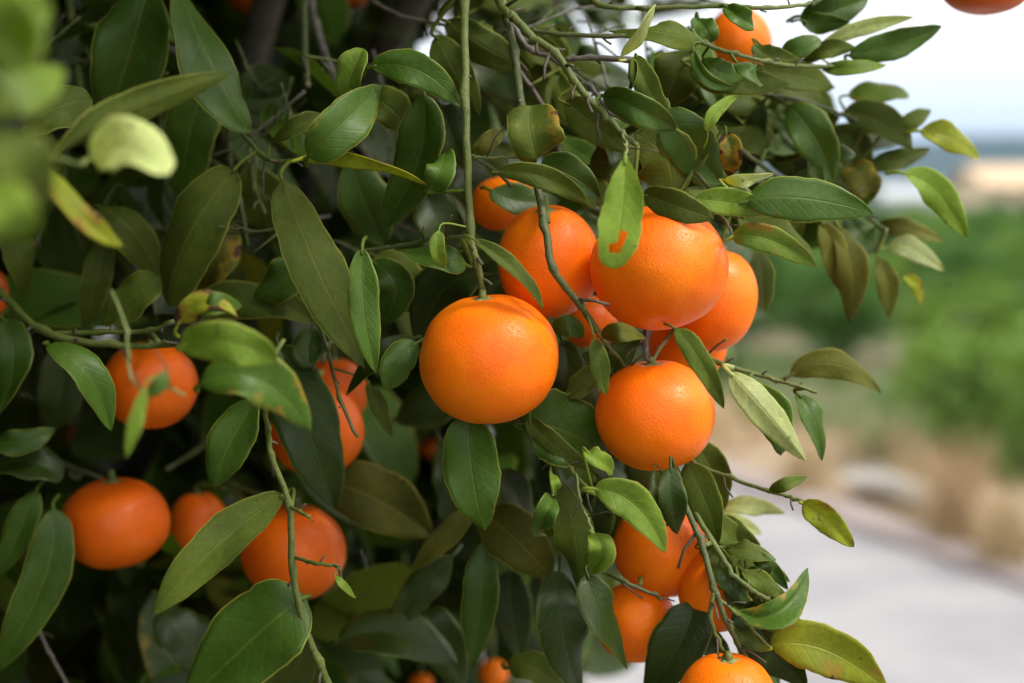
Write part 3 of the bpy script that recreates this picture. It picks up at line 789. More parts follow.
# ---- the leaves: base, middle, tip (px), apparent width, depth, tip depth change, colour, options
# options: r roll (rad), f fold, d damage, u underside towards the camera, k profile, c curl, n label
LV = [
 # upper left
 (148,-8,130,52,106,128,68,.74,.02,'G',dict(r=.2,t=.25)),
 (178,-14,217,78,252,131,54,.72,.0,'G',dict(u=1,r=-.3,t=.3)),
 (52,157,130,110,233,72,30,.555,.03,'O',dict(f=.5,r=.6,u=1)),
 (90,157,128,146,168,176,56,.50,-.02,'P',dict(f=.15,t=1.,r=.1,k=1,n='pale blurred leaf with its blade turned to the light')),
 (206,74,190,138,181,202,49,.76,.02,'G',dict(r=.3)),
 (22,130,60,108,92,99,42,.62,.02,'O',dict(r=-.2,u=1,k=1)),
 (-22,62,14,30,52,6,74,.36,.02,'L',dict(t=.3)),
 (-10,112,26,90,64,68,44,.40,.02,'L',dict(t=.1)),
 (-20,125,18,160,52,205,62,.38,.02,'O',dict(t=.7)),
 (-24,180,4,210,26,240,52,.37,.0,'L',dict(t=.3)),
 (-30,-10,0,20,20,62,60,.35,.02,'L',dict(r=.4)),
 (45,165,78,214,123,247,24,.53,.0,'Y',dict(f=.4,d=.35,t=.3)),
 (98,207,134,234,165,281,42,.76,.03,'O',dict(u=1)),
 (236,168,192,232,167,306,56,.72,.02,'O',dict(u=1,r=.2,k=1)),
 (249,166,262,206,274,244,46,.78,.03,'O',dict(u=1,r=.3)),
 (115,4,90,19,54,43,15,.80,.02,'D',dict(r=.6)),
 (112,26,98,40,83,54,26,.80,.02,'G',dict(k=1,r=.3,t=.2)),
 (158,12,168,26,180,40,20,.78,.0,'G',dict(k=1)),
 (124,190,150,208,176,226,40,.80,.02,'D',{}),
 (160,120,172,160,166,214,46,.86,.02,'D',{}),
 (60,30,72,70,100,112,40,.88,.0,'D',{}),
 # upper middle
 (346,99,352,72,364,49,27,.68,-.01,'L',dict(k=1,f=.6,t=.3)),
 (371,67,418,70,461,107,30,.675,.0,'G',dict(r=.3,t=.8,n='bright arched leaf beside the straight green stem')),
 (308,157,344,122,381,86,43,.66,.02,'G',dict(r=.2,d=.12,t=.7)),
 (372,94,390,108,407,126,34,.72,.0,'O',dict(k=1)),
 (272,142,300,126,328,115,17,.71,.0,'O',dict(f=.4)),
 (300,160,365,160,429,186,9,.67,.0,'Y',dict(r=1.1,f=.5)),
 (350,162,366,205,386,246,47,.76,.02,'G',dict(r=.2,t=.1)),
 (424,94,418,160,381,230,44,.70,.03,'G',dict(r=.4,f=.45,t=.2)),
 (430,189,440,172,446,151,27,.665,.0,'G',dict(k=1,t=.9)),
 (436,35,455,72,479,116,34,.72,.0,'O',dict(u=1)),
 (446,20,486,48,530,68,34,.73,.0,'O',dict(u=1,r=.2)),
 (462,60,500,74,536,96,42,.77,.02,'D',{}),
 (473,156,488,142,504,132,18,.69,.0,'B',dict(k=1)),
 (440,105,450,130,462,165,36,.78,.0,'D',{}),
 (283,180,318,268,370,372,58,.69,.01,'O',dict(r=-.15,u=1,t=.5,f=.2,n='longest leaf, olive and drooping above the hidden fruit')),
 (362,248,364,308,376,373,31,.66,.0,'G',dict(f=.4,t=1.,d=.1)),
 (373,262,396,290,378,324,34,.70,.0,'G',dict(t=.1)),
 (440,231,437,250,445,268,15,.655,.0,'L',dict(f=.4)),
 (466,264,436,258,400,250,30,.68,.0,'G',dict(r=.3,t=.7)),
 (374,256,402,282,430,322,42,.76,.0,'O',{}),
 (487,274,446,290,420,348,54,.705,.03,'D',dict(c=.3)),
 (417,343,398,362,390,389,28,.68,.0,'G',dict(k=1,t=.3)),
 (412,338,376,358,346,396,23,.70,.01,'D',dict(t=.8,f=.35)),
 (368,384,380,408,392,436,17,.72,.0,'O',{}),
 (278,344,306,420,335,510,58,.73,.0,'D',dict(r=.2,t=.8)),
 (313,328,308,350,311,367,28,.73,.0,'D',dict(k=1,t=.9)),
 (304,254,282,282,254,298,38,.74,.0,'G',dict(r=.2,t=.2)),
 (316,322,245,300,172,320,34,.75,.0,'O',dict(r=.3,t=.1)),
 (181,346,228,342,276,362,38,.565,.0,'L',dict(f=.3,k=1,n='bright out of focus leaf in front of the left fruit')),
 (200,385,258,378,311,431,48,.57,.0,'G',dict(f=.2,d=.25,t=1.)),
 (420,190,440,230,436,290,46,.80,.0,'D',{}),
 (395,420,440,400,470,380,50,.84,.0,'D',{}),
 (490,190,520,200,560,200,30,.74,.0,'G',dict(t=.2)),
 (474,240,515,270,543,309,16,.645,.0,'O',dict(f=.5,n='narrow olive leaf lying across the gap between two fruits')),
 # upper right, sharp
 (535,160,530,130,531,106,44,.66,.0,'O',dict(f=.5,c=.5,d=.3,k=1,t=.6)),
 (540,168,568,174,600,198,36,.69,.0,'G',dict(r=.2)),
 (497,172,546,178,589,206,22,.655,.0,'O',dict(r=.3,f=.3)),
 (625,158,622,212,610,268,41,.605,-.008,'L',dict(f=.12,r=.05,t=.9,k=2,hole=[(608.5,244.5),(609,252.5),(620,253.2),(628,233),(620.5,229.5),(617.2,242)],n='yellow green leaf with a tick shaped hole over the orange fruit')),
 (672,194,664,158,636,132,50,.69,.0,'O',dict(u=1,c=.4,t=.9)),
 (668,108,692,148,722,183,46,.685,.01,'G',dict(r=.3,t=.4)),
 (603,96,640,110,676,130,29,.675,.0,'G',dict(r=.3,f=.4)),
 (636,55,648,88,670,119,24,.67,.0,'O',dict(f=.4,t=.9)),
 (705,44,656,32,609,31,27,.685,.0,'O',dict(u=1,t=.9,r=.3)),
 (622,56,640,30,655,4,13,.66,.0,'P',dict(f=.5,r=.8)),
 (630,60,632,84,612,112,8,.67,.0,'O',dict(r=1.)),
 (690,50,676,76,664,108,46,.74,.0,'O',{}),
 (565,102,592,122,624,152,34,.70,.0,'O',dict(r=.3,t=.8)),
 (590,166,612,160,642,152,32,.73,.0,'O',{}),
 (643,194,676,206,714,219,28,.655,.0,'O',dict(r=.4,t=.4)),
 (694,50,706,78,739,87,11,.67,.0,'G',dict(f=.6,r=.5,t=1.)),
 (708,132,716,112,739,95,13,.66,.0,'L',dict(f=.4)),
 (726,7,740,17,753,27,20,.665,.0,'G',dict(f=.6,k=1,t=1.)),
 (698,18,706,30,712,42,22,.72,.0,'G',dict(k=1)),
 (738,63,750,72,761,83,21,.675,.0,'G',dict(k=1)),
 (716,132,742,136,779,150,38,.78,.0,'O',dict(k=1,t=.8)),
 (725,133,731,154,728,176,22,.685,.0,'O',dict(d=.7,f=.5)),
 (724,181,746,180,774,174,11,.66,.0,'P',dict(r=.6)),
 (694,200,735,203,781,211,26,.655,.0,'L',dict(r=.3,f=.3)),
 (745,202,805,198,873,214,41,.655,.0,'G',dict(r=-.1,f=.2,u=1,t=.7,n='long green leaf reaching right with a bright yellow edge')),
 (733,238,770,240,817,267,27,.65,.0,'L',dict(f=.35,d=.35,t=.1)),
 (710,190,700,215,716,240,40,.70,.0,'O',dict(t=.9)),
 (740,215,775,235,812,250,40,.74,.0,'O',{}),
 (757,246,762,280,764,312,24,.76,.0,'O',dict(t=.1)),
 (600,205,590,190,576,175,30,.76,.0,'O',{}),
 (520,30,545,60,560,95,44,.80,.0,'O',{}),
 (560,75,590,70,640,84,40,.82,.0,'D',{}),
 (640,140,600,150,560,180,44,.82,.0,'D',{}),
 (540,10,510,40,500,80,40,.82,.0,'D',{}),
 # right cluster, softer
 (800,16,832,12,869,-4,34,.76,.0,'G',dict(r=.2,t=.2)),
 (806,22,820,24,850,22,20,.75,.0,'G',{}),
 (820,46,862,28,914,17,13,.74,.0,'P',dict(r=.5)),
 (848,56,896,44,942,26,25,.74,.0,'G',dict(r=.3)),
 (780,62,798,48,821,40,20,.73,.0,'G',dict(k=1)),
 (803,60,828,50,856,48,17,.74,.0,'O',{}),
 (822,68,852,68,886,65,16,.74,.0,'L',dict(t=.1)),
 (760,70,795,74,834,88,36,.76,.0,'O',{}),
 (848,96,878,92,909,95,21,.80,.0,'L',dict(d=.35,k=1,t=.2)),
 (900,132,914,120,931,110,16,.79,.0,'O',dict(t=1.)),
 (920,131,950,138,979,159,26,.78,.0,'Y',dict(t=.3,n='lime green leaf at the outermost right of the branch')),
 (843,113,880,122,912,150,34,.79,.0,'O',dict(t=.2)),
 (788,106,814,136,833,182,36,.76,.0,'G',dict(r=.3,t=.5)),
 (904,173,938,194,967,240,29,.76,.0,'L',dict(f=.3,t=.7)),
 (866,166,896,160,930,148,21,.80,.0,'O',{}),
 (848,165,862,178,872,202,30,.80,.0,'B',dict(d=.3)),
 (833,128,856,144,868,174,28,.82,.0,'O',{}),
 (770,100,790,96,830,108,38,.83,.0,'O',{}),
 (758,120,776,134,800,160,40,.84,.0,'D',{}),
 (840,140,860,136,900,142,28,.84,.0,'D',{}),
 (838,226,852,272,849,322,27,.77,.0,'B',{}),
 (822,222,836,256,840,290,26,.765,.0,'B',dict(t=.9)),
 (879,258,888,286,889,318,21,.80,.0,'B',{}),
 (888,246,914,250,944,271,23,.80,.0,'P',dict(d=.15,t=.0)),
 (878,227,908,227,944,242,17,.81,.0,'B',{}),
 (903,274,916,286,922,306,12,.80,.0,'Y',dict(d=.4)),
 (850,215,862,235,880,250,28,.82,.0,'G',{}),
 (790,376,836,364,881,393,29,.74,.0,'B',dict(r=.2,u=1)),
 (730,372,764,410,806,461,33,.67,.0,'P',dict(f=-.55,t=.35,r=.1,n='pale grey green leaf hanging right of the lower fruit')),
 (752,385,776,420,780,455,34,.69,.0,'G',dict(t=.9)),
 (798,394,814,420,822,461,27,.70,.0,'G',dict(c=.5)),
 # middle, around the fruits
 (675,329,700,360,724,409,22,.635,.0,'O',dict(f=.3,t=1.,n='olive leaf hanging between the big fruits')),
 (594,338,600,366,606,395,17,.645,.0,'O',dict(t=.9)),
 (602,337,622,332,646,338,17,.65,.0,'B',{}),
 (566,396,585,380,600,358,22,.69,.0,'O',{}),
 (612,372,622,352,642,332,27,.70,.0,'G',{}),
 (553,330,570,326,582,338,20,.69,.0,'G',{}),
 (562,340,566,380,545,412,34,.70,.0,'D',dict(r=.3,t=.8)),
 (522,424,564,430,606,460,68,.685,.01,'G',dict(r=.15,f=.15,t=.4)),
 (520,405,535,398,552,380,34,.70,.0,'G',{}),
 (530,418,548,440,600,475,18,.68,.0,'O',dict(r=.5)),
 (590,440,580,400,590,350,40,.76,.0,'D',{}),
 # lower left
 (285,494,214,548,153,615,44,.70,-.03,'O',dict(u=1,f=.45,t=1.,r=-.25,k=0)),
 (328,482,378,500,432,536,60,.80,.0,'B',dict(t=.0)),
 (306,598,256,636,182,704,78,.69,.0,'G',dict(r=.1,t=.4)),
 (162,612,186,640,212,672,52,.80,.0,'D',{}),
 (36,490,20,530,-2,576,27,.77,.0,'G',dict(t=.2)),
 (53,508,44,580,-8,676,44,.76,.0,'G',dict(t=.1)),
 (-10,470,30,462,63,478,36,.78,.0,'D',dict(k=1)),
 (47,345,88,374,111,431,35,.69,.0,'G',dict(t=.8,f=.3)),
 (4,318,14,362,-2,414,36,.75,.0,'G',dict(t=.2)),
 (-8,440,20,442,56,428,24,.76,.0,'G',dict(t=.1)),
 (56,345,62,390,44,432,40,.82,.0,'D',{}),
 (107,234,96,280,84,332,27,.78,.0,'O',dict(t=.2)),
 (160,277,132,298,104,326,36,.74,.0,'O',dict(t=.8)),
 (6,232,20,258,22,297,32,.78,.0,'O',{}),
 (232,226,216,262,196,300,36,.78,.0,'B',dict(d=.5,t=.2)),
 (177,326,205,302,238,318,24,.60,.0,'Y',dict(f=.5,d=.75,c=.4)),
 (200,312,216,304,242,306,22,.60,.0,'G',dict(d=.2)),
 (256,400,232,440,213,488,42,.71,.0,'G',dict(r=.3,t=.4)),
 (146,388,136,420,126,458,15,.52,.0,'L',dict(f=.3)),
 (166,372,158,386,146,396,16,.53,.0,'G',{}),
 (336,576,345,587,356,598,8,.655,.0,'L',{}),
 # lower middle
 (468,413,472,470,485,530,50,.68,.0,'G',dict(r=.2,t=.8,n='broad green leaf with a pointed tip under the front fruit')),
 (470,511,446,536,411,571,22,.76,.0,'B',dict(t=.3)),
 (484,513,516,540,552,578,50,.75,.0,'B',dict(t=.1)),
 (485,540,480,600,472,668,33,.74,.0,'G',dict(t=.0)),
 (338,642,394,632,458,664,50,.78,.0,'D',{}),
 (452,556,420,590,389,632,30,.78,.0,'D',{}),
 (424,610,440,640,464,690,44,.80,.0,'D',{}),
 (510,570,512,610,522,660,36,.82,.0,'D',{}),
 (560,481,576,540,578,592,38,.71,.0,'O',dict(t=.9,u=1)),
 (560,570,562,630,582,694,48,.72,.0,'D',dict(t=.6)),
 (588,574,602,618,628,669,38,.69,.0,'D',dict(t=.9)),
 (508,668,534,668,566,690,30,.75,.0,'O',{}),
 (594,489,636,506,665,553,36,.64,.0,'L',dict(f=.4,r=.2,t=.4,n='light green folded leaf above the lower fruits')),
 (593,534,602,552,590,574,24,.645,.0,'L',dict(f=.6,c=.5)),
 (553,498,546,514,538,536,22,.66,.0,'G',dict(f=.7,k=1,t=1.)),
 (551,474,556,486,554,500,10,.66,.0,'L',{}),
 (587,452,598,460,613,473,18,.65,.0,'L',dict(f=.6,k=1)),
 (600,480,592,520,588,560,40,.78,.0,'D',{}),
 # lower right
 (671,467,672,500,677,534,25,.645,.0,'D',dict(t=.8)),
 (656,470,655,494,658,519,11,.65,.0,'D',{}),
 (686,464,704,498,718,544,30,.69,.0,'O',dict(t=.8)),
 (722,506,752,506,785,514,18,.76,.0,'P',{}),
 (700,520,728,520,762,534,20,.78,.0,'P',{}),
 (715,520,735,540,764,572,30,.72,.0,'O',{}),
 (722,556,748,560,790,582,28,.70,.0,'O',dict(t=1.)),
 (738,574,756,580,778,592,22,.69,.0,'G',{}),
 (736,610,778,612,807,568,24,.665,.0,'G',dict(f=.7,c=.5,d=.22,t=.9)),
 (756,608,770,620,788,642,18,.68,.0,'G',{}),
 (784,630,797,626,812,628,11,.68,.0,'O',{}),
 (770,646,826,650,888,692,46,.67,.0,'Y',dict(r=.2,d=.36,t=.1,n='yellowing leaf with browned edges beside the lowest fruit')),
 (740,606,768,640,806,690,54,.70,.0,'D',dict(r=.2,t=.8)),
 (772,640,785,634,812,640,22,.71,.0,'O',{}),
 (694,602,680,644,644,700,48,.71,.0,'D',dict(c=.2)),
 (760,590,764,574,774,568,10,.68,.0,'D',{}),
 (803,504,826,520,854,547,24,.66,.0,'Y',dict(d=.4,f=.45)),
 (770,492,786,484,807,477,12,.67,.0,'O',{}),
 (730,620,744,630,752,660,26,.72,.0,'D',{}),
]
LV += [
 (706,512,724,532,748,552,26,.71,.0,'O',dict(t=1.)),
 (730,548,752,552,776,560,20,.69,.0,'O',dict(t=.8)),
 (742,570,764,584,786,596,20,.68,.0,'O',dict(t=1.,d=.2)),
 (712,560,730,580,752,604,26,.71,.0,'G',dict(t=.3)),
 (748,590,772,600,796,604,18,.69,.0,'L',dict(t=.0)),
 (740,640,760,660,780,684,30,.73,.0,'G',dict(t=.2)),
 (690,440,712,470,724,510,30,.73,.0,'O',{}),
 (724,590,742,606,760,632,24,.70,.0,'O',{}),
 (700,548,716,556,734,572,18,.69,.0,'O',{}),
 (752,556,768,566,788,590,16,.69,.0,'G',{}),
 (734,628,752,640,772,650,18,.69,.0,'O',{}),
 (690,500,704,516,726,530,20,.72,.0,'G',{}),
 (716,560,736,574,764,582,20,.705,.0,'O',{}),
 (764,604,780,612,800,620,16,.69,.0,'O',{}),
 (700,630,716,650,722,680,24,.72,.0,'D',{}),
 (560,420,572,440,566,480,30,.76,.0,'G',{}),
 (500,470,520,500,536,548,30,.78,.0,'D',{}),
 (440,440,452,480,440,520,34,.82,.0,'D',{}),
 (640,430,650,470,640,520,44,.78,.0,'D',{}),
 (600,440,620,470,648,488,44,.80,.0,'D',{}),
 (690,120,700,150,700,190,40,.76,.0,'O',{}),
 (760,190,780,205,800,240,38,.79,.0,'O',{}),
 (700,80,730,96,770,100,34,.80,.0,'O',{}),
 (480,300,500,280,520,240,40,.80,.0,'D',{}),
 (440,150,470,180,480,230,40,.82,.0,'D',{}),
]
LV += [
 (690,66,730,80,790,84,30,.72,.0,'O',dict(t=.6)),
 (704,58,720,72,744,76,22,.70,.0,'G',dict(t=.6)),
 (756,44,770,56,800,60,20,.72,.0,'O',dict(t=.5)),
]
er = random.Random(909)
ZONE = [(560, -5), (700, 30), (780, 70), (880, 105), (890, 190), (860, 225), (740, 240), (620, 190), (500, 130), (470, -5)]
SKYGAP = [(432, 22, 30), (590, 22, 26), (640, 60, 24), (600, 70, 22), (665, 40, 14), (855, 105, 10), (835, 135, 8), (870, 150, 9), (735, 170, 8), (775, 165, 9)]
while len(LV) < 330:
    x, y = er.uniform(460, 900), er.uniform(-10, 245)
    a_ = er.gauss(.5, .9)
    L = er.uniform(50, 100)
    x2, y2 = x + math.cos(a_) * L, y + math.sin(a_) * L
    if not inpoly(x, y, ZONE) or not inpoly(x2, y2, ZONE): continue
    if any(math.hypot((x + x2) / 2 - g[0], (y + y2) / 2 - g[1]) < g[2] + 14 for g in SKYGAP): continue
    if 690 < (x + x2) / 2 < 775 and (y + y2) / 2 < 70: continue
    LV.append((x, y, (x + x2) / 2 + er.gauss(0, 6), (y + y2) / 2 + er.gauss(0, 6), x2, y2, L * er.uniform(.26, .42), er.uniform(.76, .92), er.gauss(0, .02), er.choice('GGGOOD'), {}))
MAXLEAF = 100
order = sorted(range(len(LV)), key=lambda i: -LV[i][6] * math.hypot(LV[i][4] - LV[i][0], LV[i][5] - LV[i][1]) * (10 if 'n' in LV[i][10] else 1))
solo = set(order[:MAXLEAF])
extra = MB()
MATS = [LM[k] for k in 'DGOBLYP']
MIDX = {k: i for i, k in enumerate('DGOBLYP')}
fr = random.Random(11)

def make_leaf(i, spec):
    bx, by, mx, my, tx, ty, w, d, dd, col, op = spec
    b, m, tp = P(bx, by, d), P(mx, my, d - abs(fr.gauss(0, .007)) + dd * .5), P(tx, ty, d + dd + fr.gauss(.004, .006))
    ctr = m
    nrm = ((EYE - ctr).normalized() + UP * .25 + RIGHT * .1).normalized()
    T = (tp - b).normalized()
    roll = op.get('r', fr.uniform(-.35, .35))
    if roll and fr.random() < .5 and 'r' not in op: roll = -roll
    nrm = Matrix.Rotation(roll, 3, T) @ nrm
    hw = w * 1.08 / 2 * d / F / max(.45, math.cos(roll))
    tone = op.get('t', fr.uniform(.25, .8))
    under = op.get('u', 0)
    fold = op.get('f', fr.uniform(.1, .32)) * (-1 if under else 1)
    front, back = MIDX[col], MIDX[UNDER[col]]
    if i in solo:
        mb = MB(); f2, b2 = 0, 1
    else:
        mb = extra; f2, b2 = front, back
    hole = op.get('hole')
    blade(mb, b, m, tp, hw, nrm, fold, op.get('c', fr.uniform(-.25, .25)), fr.uniform(.12, .36), 1000 + i, fr.gauss(0, .28),
          170 if hole else 18, 40 if hole else 5, .00028, (f2, b2), tone, op.get('d', .0 if fr.random() < .6 else .06), op.get('k', 0), hole)
    dist, ti, k = nearest_twig(b)
    # petiole
    c = m * 2 - (b + tp) * .5
    back_dir = (b - c).normalized()
    pr = min(.0010, hw * .12)
    if dist < .028:
        e = twig_pts[ti][k]
        pts = spline([b - back_dir * .003, b + back_dir * min(.005, dist * .3) , e], 4)
    else:
        pts = spline([b - back_dir * .003, b + back_dir * .003 + FWD * .002, b + back_dir * .006 + FWD * .014], 4)
    tube(mb, pts, [pr * (.8 + .05 * q) for q in range(len(pts))], 6, f2, .9)
    if i in solo:
        o = mb.build('leaf', [MATS[front], MATS[back]], twig_objs[ti], ROOT)
        if 'n' in op: o['label'] = op['n']
for i, s_ in enumerate(LV):
    make_leaf(i, s_)

# cx, cy, rx, ry, depth, axis (right, up, towards camera), stem target (px, py, depth) or None, shade-toned peel flag, label
FR = [
 (489,359,70,65,.668,(-.10,1,.18),(483,291,.668),0,'round bright mandarin hanging at the end of the straight green stem, in front'),
 (549,262,52,57,.705,(-.08,.9,.35),(547,222,.664),0,'mandarin crossed by a long dark knobbly twig, left of the leaf with a hole'),
 (659,268,69,61,.672,(.0,1,-.35),(655,190,.70),0,'large mandarin partly under the yellow green leaf with a hole in it'),
 (714,300,43,52,.735,(.2,1,.0),(720,246,.74),0,'mandarin peeking out at the right behind the largest upper fruit of the cluster'),
 (655,415,60,55,.685,(-.08,1,.15),(648,358,.68),0,'mandarin on a short woody stub at the bottom of the central cluster'),
 (688,345,39,36,.765,(0,1,0),(682,318,.74),0,'shaded mandarin mostly hidden above the lower central fruit'),
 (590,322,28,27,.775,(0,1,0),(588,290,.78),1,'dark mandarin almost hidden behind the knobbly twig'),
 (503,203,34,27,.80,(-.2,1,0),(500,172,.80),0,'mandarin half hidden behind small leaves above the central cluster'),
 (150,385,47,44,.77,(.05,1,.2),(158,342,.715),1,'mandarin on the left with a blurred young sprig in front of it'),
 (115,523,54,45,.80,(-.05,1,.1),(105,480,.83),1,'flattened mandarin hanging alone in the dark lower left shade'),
 (317,431,47,45,.79,(0,1,.1),(322,372,.82),1,'mandarin half covered by a long dark drooping leaf, lower of a touching pair'),
 (334,392,34,34,.85,(0,1,.1),(330,345,.83),1,'mandarin behind a thin bare twig, upper of a touching pair'),
 (294,552,52,48,.80,(.05,1,.1),(284,506,.85),1,'mandarin behind the thin green stem that hangs at the lower left'),
 (198,530,31,38,.90,(0,1,0),(226,488,.88),1,'dim mandarin behind the slanting pale olive leaf'),
 (664,548,51,49,.74,(-.1,1,0),(658,500,.74),0,'mandarin under the folded light green leaf at the lower right'),
 (636,622,40,40,.74,(.1,1,.1),(640,585,.70),0,'mandarin at the lower right, the one with a short twig across its top'),
 (715,590,37,42,.72,(.1,1,0),(706,545,.66),0,'mandarin striped by the forked lower right twigs'),
 (727,702,50,48,.655,(0,1,.2),(726,655,.66),0,'yellow orange mandarin cut off by the bottom edge, lowest of all'),
 (738,43,34,34,.86,(0,1,0),(730,8,.85),0,'blurred mandarin high at the upper right against the white sky'),
 (987,-32,52,46,.76,(0,1,0),(988,-66,.76),1,'deep orange mandarin underside peeking from the top right corner, apart from the branch'),
 (-26,294,33,34,.80,(0,1,0),(-30,258,.80),1,'mandarin sliver cut off by the left edge at the branch'),
 (252,-8,26,22,1.15,(0,1,0),None,1,'dim small mandarin in the shade at the top left behind twigs'),
 (346,-12,26,20,1.15,(0,1,0),None,1,'dim small mandarin at the top, left of the sky gap'),
 (404,612,17,16,1.05,(0,1,0),None,0,'small far mandarin low between drooping dark leaves'),
 (493,674,15,15,1.05,(0,1,0),None,0,'small bright mandarin glimpsed at the bottom between two dark leaves'),
 (421,686,13,13,1.1,(0,1,0),None,0,'small mandarin at the bottom edge, left of the drooping leaf'),
 (79,438,11,13,1.2,(0,1,0),None,1,'small dim mandarin between the two left fruits'),
 (430,448,13,10,1.25,(0,1,0),None,1,'small dark mandarin just below left of the front fruit'),
]
# ---- inner crown leaves nobody could count, plus unseen leaf masses added for shade
DENSE = [(-400, -60), (700, -60), (735, 60), (760, 130), (745, 215), (690, 250), (650, 330), (625, 420), (640, 500), (600, 560), (560, 640), (520, 760), (-400, 760)]
GAPS = [(432, 22, 26), (590, 20, 24), (640, 60, 22), (600, 70, 22), (665, 40, 16), (560, 30, 16), (540, 590, 20), (510, 448, 12), (575, 488, 9), (440, 490, 10), (600, 620, 22)]
cr = random.Random(42)
filler = MB()
def crown_leaf(p, rg, light):
    outd = (p - Vector((-.75, 1.6, 1.3))); outd.normalize()
    T = (outd * .5 + Vector((rg.gauss(0, .5), rg.gauss(0, .5), -.55 + rg.gauss(0, .45)))).normalized()
    N = (outd * .6 + Vector((rg.gauss(0, .5), rg.gauss(0, .5), .6 + rg.gauss(0, .4)))).normalized()
    L = rg.uniform(.055, .10); hw = L * rg.uniform(.17, .24)
    tp = p + T * L
    m = p + T * L * .5 + N * L * rg.uniform(-.02, .10)
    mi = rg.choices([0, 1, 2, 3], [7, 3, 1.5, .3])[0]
    blade(filler, p, m, tp, hw, N if abs(N.dot(T)) < .95 else N.cross(T), rg.uniform(.1, .35), 0, .12, rg.random(), 0, 6, 1, 0, (mi, mi), rg.random(), .0 if rg.random() < .8 else .2, 0, None, False)

def ok_point(p):
    x, y, d = proj(p)
    if (p - EYE).length < .36: return False
    if d > .05 and -70 < x < 1095 and -70 < y < 755:
        if d < (.80 if x < 420 else .86): return False
        if not inpoly(x, y, DENSE): return False
        for gx, gy, gr_ in GAPS:
            if math.hypot(x - gx, y - gy) < gr_ + 8: return False
    return True
def hides_fruit(p):
    x, y, d = proj(p)
    if d < .05: return False
    for f in FR:
        if d < f[4] + .05 and abs(x - f[0]) < f[2] + 45 and -f[3] - 95 < y - f[1] < f[3] + 20: return True
    return False
ELL = [((-.80, 1.50, 1.45), (1.05, .95, 1.30), 17000), ((-.38, .95, 2.12), (.66, .70, .36), 4200), ((-.88, .35, 1.75), (.58, .95, .95), 7500), ((-1.0, -.35, 1.75), (.55, 1.1, 1.05), 6500), ((-.35, 1.0, .85), (.5, .4, .5), 1600), ((-.05, 1.2, 1.2), (.32, .35, .36), 1500), ((-.55, 1.5, 2.0), (.75, .6, .45), 4000)]  # overhead and far-left masses are out of view, added to shade the left side
cnt = 0
for c, r, n in ELL:
    for _ in range(n):
        while True:
            q = Vector((cr.uniform(-1, 1), cr.uniform(-1, 1), cr.uniform(-1, 1)))
            if q.length < 1: break
        p = Vector((c[0] + q.x * r[0], c[1] + q.y * r[1], c[2] + q.z * r[2]))
        if p.z < .25 or not ok_point(p) or hides_fruit(p): continue
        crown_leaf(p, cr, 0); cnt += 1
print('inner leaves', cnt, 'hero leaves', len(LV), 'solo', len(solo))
o = filler.build('inner_and_shade_foliage', MATS, tree, ROOT); o['kind'] = 'stuff'
o = extra.build('small_foliage', MATS, tree, ROOT); o['kind'] = 'stuff'

tg = MB()
for i in range(170):
    while True:
        q = Vector((cr.uniform(-1, 1), cr.uniform(-1, 1), cr.uniform(-1, 1)))
        if q.length < .95: break
    p = Vector((-.8 + q.x * 1.0, 1.5 + q.y * .9, 1.45 + q.z * 1.2))
    if p.z < .3 or not ok_point(p): continue
    dr = Vector((cr.gauss(0, .6), cr.gauss(0, .6), cr.gauss(-.1, .6)))
    pts = [p, p + dr * .10 + Vector((cr.gauss(0, .02), 0, cr.gauss(0, .02))), p + dr * .22 + Vector((0, cr.gauss(0, .03), -.02)), p + dr * .32 + Vector((0, 0, -.05))]
    if not all(ok_point(a_) for a_ in pts): continue
    r_ = cr.uniform(.0014, .0035)
    tube(tg, spline(pts, 4), [r_ * (1 - .04 * k) for k in range(13)], 6, cr.choice([0, 1, 1, 2]))
br = random.Random(4)
nb_ = 0
while nb_ < 60:
    x, y, d = br.uniform(40, 780), br.uniform(-10, 330), br.uniform(.74, .86)
    a_ = br.choice([br.gauss(1.4, .5), br.gauss(.3, .4), br.gauss(2.6, .4)])
    L = br.uniform(50, 130)
    x2, y2 = x + math.cos(a_) * L, y + math.sin(a_) * L
    if not (inpoly(x, y, DENSE) and inpoly(x2, y2, DENSE)): continue
    mid = P((x + x2) / 2 + br.gauss(0, 8), (y + y2) / 2 + br.gauss(0, 8), d + br.gauss(0, .01))
    if any(hides_fruit(q) for q in (P(x, y, d), mid, P(x2, y2, d))): continue
    q = spline([P(x, y, d), mid, P(x2, y2, d + br.uniform(-.02, .03))], 5)
    tube(tg, q, [br.uniform(1.1, 1.9) * d / F * (1 - .04 * k) for k in range(len(q))], 6, br.choice([0, 1, 1, 2]))
    for k in range(2, len(q) - 1, 3):
        t_ = (q[k + 1] - q[k]).normalized()
        s_ = t_.cross(Vector((br.gauss(0, 1), br.gauss(0, 1), br.gauss(0, 1)))).normalized()
        tube(tg, [q[k], q[k] + (s_ + t_) * .004, q[k] + (s_ + t_ * 1.6) * br.uniform(.005, .012)], [.0007, .0006, .0006], 5, 1)
    nb_ += 1
o = tg.build('inner_brushwood', [TW['g'], TW['d'], TW['b']], tree, ROOT); o['kind'] = 'stuff'

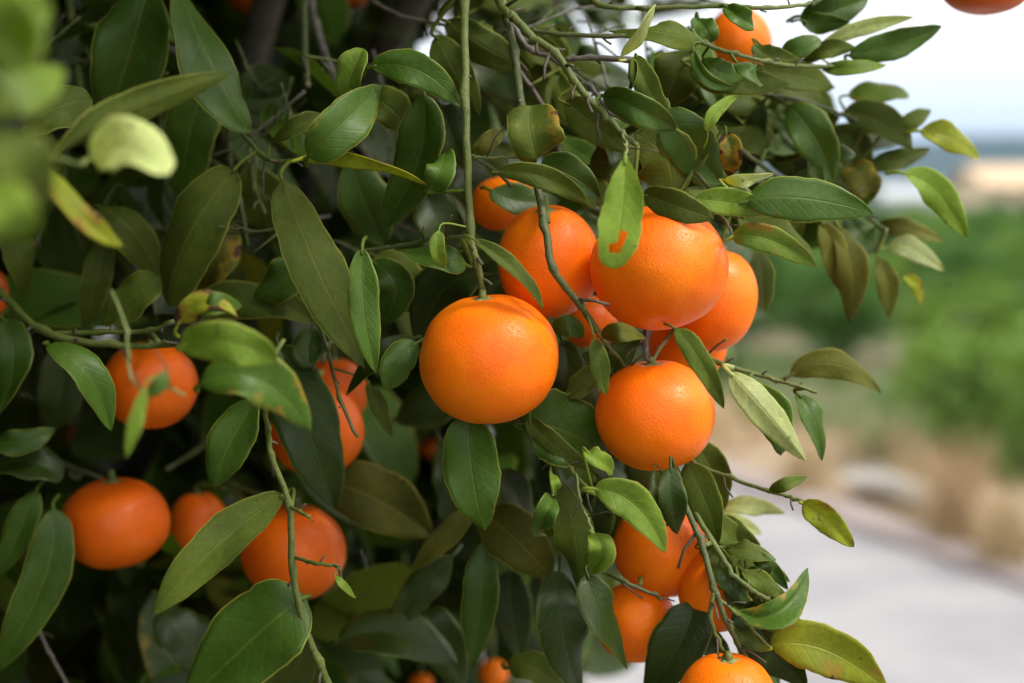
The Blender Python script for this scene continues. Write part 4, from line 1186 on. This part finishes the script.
# ------------------------------------------------------------------ mandarins
def fruit_mesh(name, rx, rz, seed, mat, parent):
    ns, nr = 72, 44
    vs, fs = [], []
    for i in range(nr + 1):
        th = math.pi * i / nr
        for j in range(ns):
            ph = 2 * math.pi * j / ns
            rho, z = math.sin(th), math.cos(th)
            ex = abs(rho) ** .94
            zz = z
            zz -= .085 * math.exp(-(rho / .20) ** 2) * (1 if z > 0 else -.7)
            d = Vector((math.cos(ph) * ex, math.sin(ph) * ex, zz))
            k = 1 + .018 * noise.noise(d * 1.5 + Vector((seed * 3.1, 0, 0))) + .008 * noise.noise(d * 4 + Vector((0, seed, 0)))
            k += .004 * math.cos(9 * ph + seed) * rho * math.exp(-((th - .35) / .35) ** 2)
            vs.append(Vector((d.x * rx, d.y * rx, d.z * rz)) * k)
    for i in range(nr):
        for j in range(ns):
            fs.append((i * ns + j, (i + 1) * ns + j, (i + 1) * ns + (j + 1) % ns, i * ns + (j + 1) % ns))
    return mk(name, vs, fs, mat, parent)

for i, (cx, cy, rx, ry, d, ax, st, in_shade, lab) in enumerate(FR):
    c = P(cx, cy, d)
    root = empty('mandarin', c, lab, 'mandarin', 'mandarins on the tree')
    axis = (RIGHT * ax[0] + UP * ax[1] - FWD * ax[2]).normalized()
    rot = axis.to_track_quat('Z', 'Y')
    root.rotation_mode = 'QUATERNION'
    root.rotation_quaternion = rot
    wr, hr = rx * d / F, ry * d / F
    fruit_mesh('peel', wr, hr, i * 1.7 + .3, PEEL_SHADE if in_shade else PEEL, root)
    inv = rot.to_matrix().transposed()
    if st is None:
        st_p = c + axis * (hr + .03) + FWD * .01
    else:
        st_p = P(*st)
    loc = inv @ (st_p - c)
    top = Vector((0, 0, hr * .925))
    # calyx: a small five-lobed star
    mb = MB()
    vs, nn = [top + Vector((0, 0, .0012))], 20
    for j in range(nn):
        a_ = 2 * math.pi * j / nn
        rr_ = .0052 * (1 + .35 * math.cos(5 * a_)) * min(1, wr / .03)
        vs.append(Vector((math.cos(a_) * rr_, math.sin(a_) * rr_, hr * .93 + .0004)))
    for j in range(nn):
        vs.append(vs[1 + j] - Vector((0, 0, .0025)))
    mb.add(vs, [(0, 1 + j, 1 + (j + 1) % nn) for j in range(nn)] + [(1 + j, 1 + nn + j, 1 + nn + (j + 1) % nn, 1 + (j + 1) % nn) for j in range(nn)])
    mb.build('calyx', TW['y'], root)
    if (loc - top).length > .002:
        mb = MB()
        end = loc
        pts = spline([top - Vector((0, 0, .002)), top + Vector((0, 0, min(.006, (end - top).length * .3))), end], 5)
        rs = .0017 if rx > 40 else .0013
        tube(mb, pts, [rs * (1.25 - .3 * k / (len(pts) - 1)) for k in range(len(pts))], 8)
        mb.build('stem', TW['g'], root)
